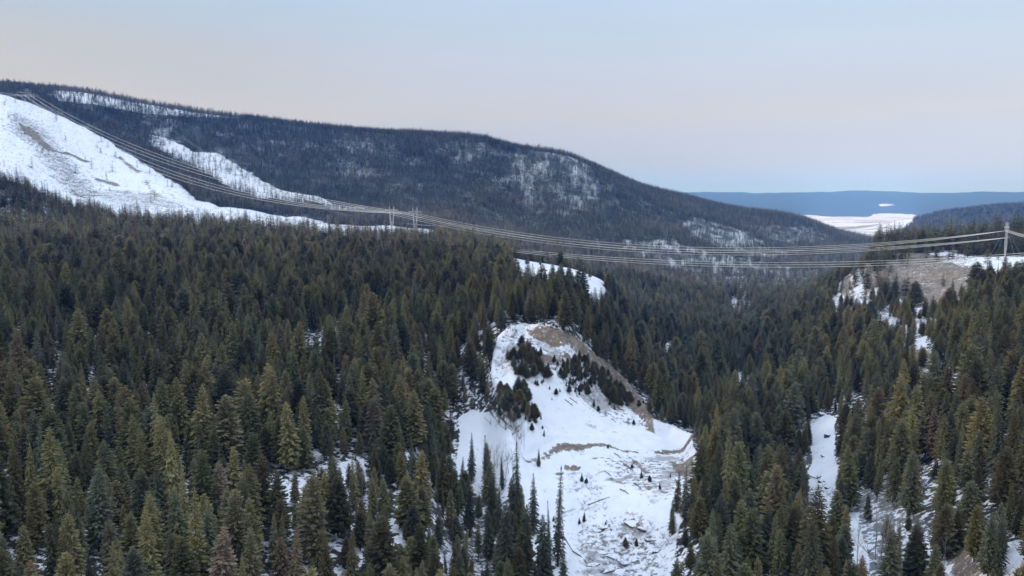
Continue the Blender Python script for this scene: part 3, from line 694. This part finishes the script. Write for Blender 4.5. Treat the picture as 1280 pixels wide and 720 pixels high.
def fill(P, sp, seed, frac=1.0):
    q = np.random.default_rng(seed); lo, hi = P.min(0), P.max(0)
    X, Y = np.meshgrid(np.arange(lo[0], hi[0], sp), np.arange(lo[1], hi[1], sp)); X = X.ravel() + q.uniform(-.5, .5, X.size) * sp; Y = Y.ravel() + q.uniform(-.5, .5, Y.size) * sp
    k = (sdist(P, X, Y) + 9 * fbm(X, Y, 9, 71, 2) > q.uniform(-1.5, 3, X.size)) & (q.random(X.size) < frac); return X[k], Y[k]
thick = [([(768,664),(797,662),(803,690),(778,694)], 3.0, 4.5), ([(748,652),(762,650),(766,664),(752,668)], 3.0, 3.0), ([(690,640),(700,650),(700,690),(692,680)], 4, 6),
         ([(640,438),(660,434),(684,452),(690,470),(688,482),(668,482),(645,470),(636,455)], 2.6, 8.5), ([(702,452),(722,448),(742,462),(745,480),(738,492),(712,490),(702,476)], 2.3, 6.0),
         ([(722,446),(748,456),(765,470),(790,492),(792,504),(770,506),(750,490),(742,470)], 2.5, 8.5), ([(620,490),(655,488),(668,508),(672,522),(664,540),(645,530),(625,520)], 2.6, 9.5),
         ([(800,500),(806,506),(806,516),(798,510)], 2.4, 6), ([(655,520),(672,524),(672,550),(660,548)], 2.4, 9), ([(690,448),(700,452),(703,478),(694,480)], 3, 5)]
tx, ty, th_ = [], [], []
for i, (pp, s, h) in enumerate(thick):
    a, b = fill(wpoly(pp, 220, 640), s * 1.1, 40 + i, .8); tx.append(a); ty.append(b); th_.append(np.full(len(a), h))
x = np.concatenate(tx); y = np.concatenate(ty); hgt = np.concatenate(th_) * g.uniform(.25, 1.15, len(x)); z = H(x, y); n = len(x)
wid = g.uniform(1.5, 2.4, n); rz = g.uniform(0, 6.28, n); vid = g.choice([0, 1, 3, 4, 7], n); tint = PAL[g.choice([4, 1, 2, 3], n)] * g.uniform(1.0, 2.6, n)[:, None]
forest(np.ones(n, bool), call, 'conifer_thicket', 'dark thickets of young conifers on the upper slide'); print('thicket', n)

# ------------------------------------------------------------------ brush and bare trees
def bare(seed, h=1.0, bush=False):
    rnd = random.Random(seed); mb = MB(); U = rnd.uniform
    def br(p, d, ln, rad, dep):
        pts = [p]; q = Vector(p); dd = Vector(d)
        for k in range(3):
            dd = (dd + Vector((U(-.14, .14), U(-.14, .14), U(-.02, .12)))).normalized(); q = q + dd * ln / 3; pts.append(tuple(q))
        mb.tube(pts, [rad, rad * .8, rad * .55, rad * .2], 4 if dep else 5, 0, False)
        if dep < (2 if bush else 2):
            for k in range(6 if dep == 0 else 4):
                f = U(.35, .98); i = min(2, int(f * 3)); b0 = Vector(pts[i]).lerp(Vector(pts[i + 1]), f * 3 - i)
                a = U(0, 6.28); s_ = Vector((math.cos(a), math.sin(a), 0))
                br(tuple(b0), (dd * .75 + s_ * U(.45, .8)).normalized(), ln * U(.3, .48), rad * .4, dep + 1)
    if bush:
        for k in range(9):
            a = U(0, 6.28); br((0, 0, 0), Vector((math.cos(a) * .75, math.sin(a) * .75, 1)).normalized(), U(.6, 1), .012, 1)
    else:
        br((0, 0, 0), (0, 0, 1), 1.0, .0085, 0)
        for k in range(12):
            f = .3 + .65 * k / 12; a = U(0, 6.28); br((0, 0, f * .97), Vector((math.cos(a) * .6, math.sin(a) * .6, 1)).normalized(), .30 * (1.15 - f), .003, 1)
    return mb
cb_ = bpy.data.collections.new('brush_shapes')
for i in range(4):
    cb_.objects.link(bpy.data.objects.new('brush_shape_%d' % i, bare(50 + i, bush=True).mesh('brush', [M_TWIG])))
brush_polys = [(ROUGH[3], 4.5, 1.2, .5), (ROUGH[4], 3.4, 2.0, .8), (wpoly([(716,600),(745,590),(760,640),(730,660)], 220, 620), 3, 1.8, .6), (ROUGH[5], 4.0, 1.2, .5), (ROUGH[2], 7, 2.2, .8), (SCAR, 9, .8, .6),
   (wpoly([(600,500),(640,505),(652,545),(640,560),(622,530)], 220, 640), 2.6, 5.5, .8),
   (wpoly([(985,560),(1110,620),(1120,740),(990,740),(960,640)], 250, 700), 7, 4, .5), (wpoly([(330,590),(460,560),(470,640),(330,650)], 200, 600), 4, 3, .6),
   (wpoly([(540,560),(640,600),(670,780),(530,780)], 200, 500), 4.2, 3.5, .6), (OPEN[2][0], 12, 3.0, .5), (ROUGH[0], 8, 3.6, .9), (OPEN[3][0], 14, 3.5, .7),
   (wpoly([(1060,320),(1120,330),(1180,380),(1180,420),(1050,410)], 850, 1480), 9, 4, .5), (wpoly([(1100,670),(1300,660),(1300,790),(1100,790)], 200, 500), 4.5, 1.8, .6),
   (wpoly([(790,430),(880,440),(870,500),(820,500)], 400, 900), 5, 6, .5)]
bx_, by_, bh_ = [], [], []
for i, (P, s, h, fr) in enumerate(brush_polys):
    a, b = fill(P, s, 60 + i, fr); bx_.append(a); by_.append(b); bh_.append(np.full(len(a), h))
x = np.concatenate(bx_); y = np.concatenate(by_); hgt = np.concatenate(bh_) * g.uniform(.5, 1.4, len(x)); z = H(x, y) + .25; n = len(x)
wid = g.uniform(.9, 1.6, n); rz = g.uniform(0, 6.28, n); vid = g.choice(4, n); tint = np.ones((n, 3)) * .2
forest(np.ones(n, bool), cb_, 'leafless_brush', 'leafless grey brush poking through the snow'); print('brush', n)
BARE = [bare(70 + i).mesh('bare_branches', [M_PALE]) for i in range(4)]
bares = [(612,590,15),(622,586,13),(642,598,16),(648,586,14),(632,608,15),(660,540,11),(640,530,12),(624,520,12),(470,640,14),(452,625,12),(1094,700,20),(1101,696,19),(1108,703,17),(1116,705,15),(1126,700,16),(1015,690,17),(1022,696,18),(1030,690,15),(1008,684,14),(1072,716,18),(618,600,16),(606,602,15),(628,596,15),(636,592,14),(590,604,12),
         (816,496,19),(822,500,15),(868,560,13),(1004,560,16),(996,568,15),(1022,612,9),(985,590,15),(830,478,14),(645,560,15),(652,556,14),(1180,705,10),(1236,712,13)]
bares.sort()
for i, (a, b, h) in enumerate(bares):
    X, Y, Z = at(a, b, 200, 900)
    e = link('bare_tree', BARE[i % 4], None, (X, Y, Z - .3), (0, 0, i * 1.3), (h * 1.1, h * 1.1, h))
    where = 'left of the slide' if a < 660 else 'just right of the slide head' if a < 900 else 'beside the frozen creek' if a < 1150 else 'near the bottom right sandbank'
    k = sum(1 for q in bares[:i] if (q[0] < 660) == (a < 660) and (q[0] < 900) == (a < 900) and (q[0] < 1150) == (a < 1150))
    tag(e, 'pale leafless tree %s, %s from the left there' % (where, ORD[k]), 'bare tree', 'leafless trees in the valley')

# ------------------------------------------------------------------ logs, rocks, boulders
M_LOG = simple('grey_wood', (0.12, 0.095, 0.075), (0.25, 0.2, 0.16), 2)
M_ROCK = simple('dark_rock', (0.035, 0.035, 0.038), (0.11, 0.105, 0.10), 0.7)
M_TAN = simple('tan_earth', (0.20, 0.155, 0.115), (0.34, 0.28, 0.22), 0.5)
logs = [((706,500),(716,508)),((712,498),(722,505)),((822,519),(836,536)),((768,567),(776,573)),((779,580),(792,590)),((735,632),(762,622)),((792,605),(802,612)),((756,590),(764,596)),((700,665),(716,690)),((716,690),(734,705)),((1008,594),(1032,603)),((775,612),(786,618)),((1163,683),(1192,672)),((844,600),(850,614))]
LOGL = ['above the crack, left of a pair', 'above the crack, right of a pair', 'at the right end of the tan scarp', 'just under the tan crack', 'in the rough ground below the crack', 'slanting up in mid slide', 'right of the slide middle', 'short, below the crack', 'along the gully edge, upper piece', 'along the gully edge, lower piece', 'across the frozen creek', 'right of the lone brush', 'on top of the bottom right sandbank', 'by the right edge of the slide']
for (p, q), lab in zip(logs, LOGL):
    A = Vector(at(*p, 220, 640)); B = Vector(at(*q, 220, 640)); mb = MB(); A.z += .3; B.z += .3
    m_ = A.lerp(B, .5); m_.z = max(m_.z, float(H(m_.x, m_.y)) + .25)
    mb.tube([tuple(A - A), tuple(m_ - A), tuple(B - A)], [.26, .21, .12], 7)
    dr = (B - A)
    for k in range(3):
        f = random.uniform(.4, .9); c = (B - A) * f; mb.tube([tuple(c), tuple(c + Vector((random.uniform(-1, 1), random.uniform(-1, 1), 1.2)))], [.09, .03], 4)
    o = link('fallen_log', mb.mesh('fallen_log', [M_LOG], True), None, A)
    tag(o, 'fallen grey log lying on the snow ' + lab, 'log', 'fallen logs')
import bmesh
M_ROCKS = M_ROCK
_t = M_ROCK.node_tree; _b = _t.nodes['Principled BSDF']; _src = _b.inputs['Base Color'].links[0].from_socket
_g = N(_t, 'ShaderNodeNewGeometry'); _s = N(_t, 'ShaderNodeSeparateXYZ'); L(_t, _g.outputs['Normal'], _s.inputs[0])
_f = mr_(_t, math_(_t, 'ADD', _s.outputs[2], math_(_t, 'MULTIPLY', noise(_t, _g.outputs['Position'], 1.2), .5)), .98, 1.12)
L(_t, mixc(_t, _f, _src, (0.82, 0.83, 0.87)), _b.inputs['Base Color'])      # snow lying on the upper faces
def rock_mesh(seed, m):
    bm = bmesh.new(); bmesh.ops.create_icosphere(bm, subdivisions=3, radius=1); rnd = np.random.default_rng(seed)
    cut = [(Vector(rnd.normal(size=3)).normalized(), rnd.uniform(.5, .85)) for _ in range(9)]
    for v in bm.verts:
        for nn, dd in cut:
            q = v.co.dot(nn)
            if q > dd: v.co -= nn * (q - dd)
        v.co *= 1 + .06 * math.sin(v.co.x * 9 + seed) * math.cos(v.co.y * 7)
    me = bpy.data.meshes.new('rock'); bm.to_mesh(me); bm.free(); me.materials.append(m); return me
RK = [rock_mesh(i, M_ROCK) for i in range(4)]
rocks = [(745,656,2.6,1.0),(756,660,2.4,1.2),(790,654,5.5,1.5),(806,662,3.5,1.5),(815,676,3,1.7),(820,690,2.6,1.8),(750,690,3.4,1.0),(764,696,5,1.4),(780,702,5,1.3),(760,712,4.5,1.2),(776,716,4,1.2),(742,706,3,1.0),(794,700,3.2,1.0)]
for i, (a, b, s, h) in enumerate(rocks):
    X, Y, Z = at(a, b, 220, 640)
    o = link('rock_outcrop', RK[i % 4], None, (X, Y, Z - .1), (.2 * i, .3, i), (s, s * .6, h * .7))
    o.rotation_euler = (random.uniform(-.2, .2), random.uniform(-.2, .2), random.uniform(0, 3))
    tag(o, 'dark rock jutting from the slide foot, %s from the upper left' % ORD[i], 'rock', 'dark rock outcrops at the slide foot')
bl = [(1034,546,2.2),(1029,571,1.4),(1024,597,1.3),(1026,602,1.9),(1034,611,1.2),(1028,519,2.4),(1020,523,1.4)]
bl.sort(key=lambda q: -q[1])
for i, (a, b, s) in enumerate(bl):
    X, Y, Z = at(a, b, 300, 900); o = link('boulder', RK[(i + 1) % 4], None, (X, Y, Z + .2), (0, 0, i * 2.), (s * 1.4, s * 1.1, s * .8))
    tag(o, 'dark boulder in the frozen creek bed, %s going upward from the near end' % ORD[i], 'boulder', 'boulders in the frozen creek')

# ------------------------------------------------------------------ power lines
M_STEEL = simple('galvanised_steel', (0.46, 0.46, 0.44), (0.58, 0.58, 0.56), 0.3, .6, 0.0)
M_WIRE = simple('aluminium_wire', (0.66, 0.64, 0.58), (0.78, 0.75, 0.68), 0.02, .5, 0.0)
M_INS = simple('glass_insulator', (0.35, 0.38, 0.38), (0.5, 0.52, 0.5), 1, .3)
M_POLE = simple('wood_pole', (0.16, 0.12, 0.09), (0.26, 0.21, 0.17), .6)
def lattice(mb, A, B, w0, w1, n, t):
    A, B = Vector(A), Vector(B); d = (B - A).normalized(); ref = Vector((0, 1, 0)) if abs(d.y) < .8 else Vector((0, 0, 1))
    a = d.cross(ref).normalized(); b = d.cross(a)
    def ring(f):
        c = A.lerp(B, f); wd = (w0 * (1 - abs(2 * f - 1)) + w1 * abs(2 * f - 1)) / 2
        return [c + a * wd + b * wd, c - a * wd + b * wd, c - a * wd - b * wd, c + a * wd - b * wd]
    pr = ring(0)
    for i in range(1, n + 1):
        rr_ = ring(i / n)
        for j in range(4):
            mb.bar(pr[j], rr_[j], t); mb.bar(pr[j], rr_[(j + 1) % 4], t * .7); mb.bar(rr_[j], rr_[(j + 1) % 4], t * .6)
        pr = rr_
def tower(u, v, r, Ht, arm, ang, label, zoff=0, k=1.0):
    dx, dy, _ = ray(u, v); h = math.hypot(dx, dy); X, Y = r * dx / h, r * dy / h
    Z = float(H(X, Y)); e = link('transmission_tower', None, None, (X, Y, Z), (0, 0, ang))
    tag(e, label, 'pylon', 'steel transmission towers')
    t = .075 * k; sp_ = arm * .17
    for s in (-1, 1):
        mb = MB(); lattice(mb, (s * .8, 0, 0), (s * sp_, 0, Ht * .86), 2.0, .8, 12, t); link('mast', mb.mesh('mast', [M_STEEL]), e)
        mb = MB(); lattice(mb, (s * sp_, 0, Ht * .86), (s * sp_ * 1.05, 0, Ht), 1.4, .6, 3, t); link('earth_wire_peak', mb.mesh('peak', [M_STEEL]), e)
        for q in (-1, 1):
            mb = MB(); mb.tube([(s * sp_, 0, Ht * .86), (s * 17, q * 15, float(H(X + s * 17 * math.cos(ang) - q * 15 * math.sin(ang), Y + s * 17 * math.sin(ang) + q * 15 * math.cos(ang))) - Z)], [.05, .05], 4)
            link('guy_wire', mb.mesh('guy', [M_STEEL]), e)
    mb = MB(); lattice(mb, (-arm / 2, 0, Ht * .87), (arm / 2, 0, Ht * .87), 2.0, .8, 16, t); link('crossarm', mb.mesh('crossarm', [M_STEEL]), e)
    at_ = []
    for s in (-1, 0, 1):
        px = s * arm * .46; top = Ht * .85; mb = MB()
        for q in (-1, 1): mb.tube([(px + q * 1.6, 0, top), (px, 0, top - 3.6)], [.14, .14], 6)
        link('insulator', mb.mesh('insulator', [M_INS]), e)
        at_.append(Vector((X + math.cos(ang) * px, Y + math.sin(ang) * px, Z + top - 3.6)))
    pk = [Vector((X + math.cos(ang) * s * sp_ * 1.05, Y + math.sin(ang) * s * sp_ * 1.05, Z + Ht)) for s in (-1, 1)]
    return at_, pk
def cable(A, B, ut, vt, label, rad, group, name='power_cable', dv=0.0):
    """parabolic span from A to B whose sag passes the sight line of the photo at ut, vt"""
    best = min((abs(uv(*(A.lerp(B, s / 400)))[0] - ut), s / 400) for s in range(4, 397))[1]
    P = A.lerp(B, best); dx, dy, dz = ray(ut, vt + dv); zz = CZ + math.hypot(P.x, P.y) * dz / math.hypot(dx, dy)
    sag = (P.z - zz) / (4 * best * (1 - best)); mb = MB(); pts = []
    for i in range(61):
        f = i / 60; p = A.lerp(B, f); p.z -= 4 * sag * f * (1 - f); pts.append(tuple(p - A))
    mb.tube(pts, [rad] * 61, 6)
    o = link(name, mb.mesh(name, [M_WIRE], True), None, A); tag(o, label, 'cable', group); return o
def world_at(u, v, r):
    dx, dy, dz = ray(u, v); h = math.hypot(dx, dy); return Vector((r * dx / h, r * dy / h, CZ + r * dz / h))
ANG = R(58)
tA, pA = tower(519, 284, 1300, 50, 32, ANG, 'right-hand V-shaped lattice tower of the pair at the plateau edge', k=2.2)
tB, pB = tower(490, 285, 1330, 47, 32, ANG, 'left-hand V-shaped lattice tower of the pair at the plateau edge', k=2.2)
tC, pC = tower(1256, 322, 1160, 45, 26, R(48), 'tall slim lattice tower on the snowy knoll at the right edge')
tD, pD = tower(40, 131, 2700, 42, 34, R(30), 'tiny lattice tower on the hilltop at far left, right one of two')
tE, pE = tower(30, 129, 2680, 42, 34, R(30), 'tiny lattice tower on the hilltop at far left, left one of two')
GW = 'power cables spanning the valley'
pos3 = ['nearest', 'middle', 'farthest']
for j in range(3):
    dv = (3 - 3 * j)
    cable(tA[j], tC[j] , 840, 311, '%s cable of the highest set hung across the valley to the knoll' % pos3[j], .20, GW, dv=dv)
    cable(tB[j], tC[j] - Vector((0, 0, 9)) + Vector((math.cos(R(48)) , math.sin(R(48)), 0)) * 8, 760, 309, '%s cable of the second set hung across the valley' % pos3[j], .20, GW, dv=dv)
    a = world_at(545, 300, 1120) + Vector((3 * (j - 1), 9 * (j - 1), 0)); b = world_at(1500, 296, 1150) + Vector((3 * (j - 1), 9 * (j - 1), 0))
    cable(a, b, 960, 331, '%s cable of the lowest set hung across the valley' % pos3[j], .20, GW, dv=dv)
    cable(tD[j], tA[j], 306, 230, '%s cable of the upper set running down the snowy hill' % pos3[j], 0.24, 'power cables running down the hill', dv=dv)
    cable(tE[j], tB[j], 300, 242, '%s cable of the lower set running down the snowy hill' % pos3[j], 0.24, 'power cables running down the hill', dv=dv)
    a = world_at(-160, 95, 2900) + Vector((0, 9 * j, 0)); cable(a, tD[j], 0, 117, '%s cable arriving at the hilltop towers from the left edge' % pos3[j], 0.24, 'power cables at the hilltop', dv=dv * .5)
    c = world_at(1460, 280, 1100) + Vector((0, 9 * (j - 1), 0)); cable(tC[j], c, 1290, 297, '%s cable leaving the knoll tower past the right edge' % pos3[j], .22, 'power cables beyond the knoll tower', dv=dv * .5)
# the smaller line on wooden poles
pp = [(204, 176, 2900), (342, 247, 2250), (431, 264, 1950), (560, 285, 1750)]
PL = ['leftmost', 'second from left', 'third from left', 'rightmost']; tops = []
for (a, b, r_), lab in zip(pp, PL):
    dx, dy, _ = ray(a, b); h = math.hypot(dx, dy); X, Y = r_ * dx / h, r_ * dy / h; Z = float(H(X, Y))
    e = link('wood_pole', None, None, (X, Y, Z), (0, 0, R(40))); tag(e, 'wooden H-frame power pole in the narrow snowy cut, ' + lab, 'power pole', 'wooden poles in the narrow cut')
    for s in (-1, 1):
        mb = MB(); mb.tube([(s * 2.5, 0, 0), (s * 2.5, 0, 19)], [.32, .24], 6); link('post', mb.mesh('post', [M_PALE]), e)
    mb = MB(); mb.bar((-6, 0, 17), (6, 0, 17), .2); link('crossarm', mb.mesh('crossarm', [M_PALE]), e)
    tops.append([Vector((X + math.cos(R(40)) * s, Y + math.sin(R(40)) * s, Z + 17.2)) for s in (-5.5, 0, 5.5)])
for i in range(3):
    for j in range(3):
        A, B = tops[i][j], tops[i + 1][j]; mid = A.lerp(B, .5); mid.z -= [17, 8, 5][i]; um, vm = uv(*mid)
        cable(A, B, float(um), float(vm), '%s thin wire of the %s span along the narrow cut' % (pos3[j], ['first', 'second', 'third'][i]), .09, 'thin wires on the wooden poles', 'thin_wire')
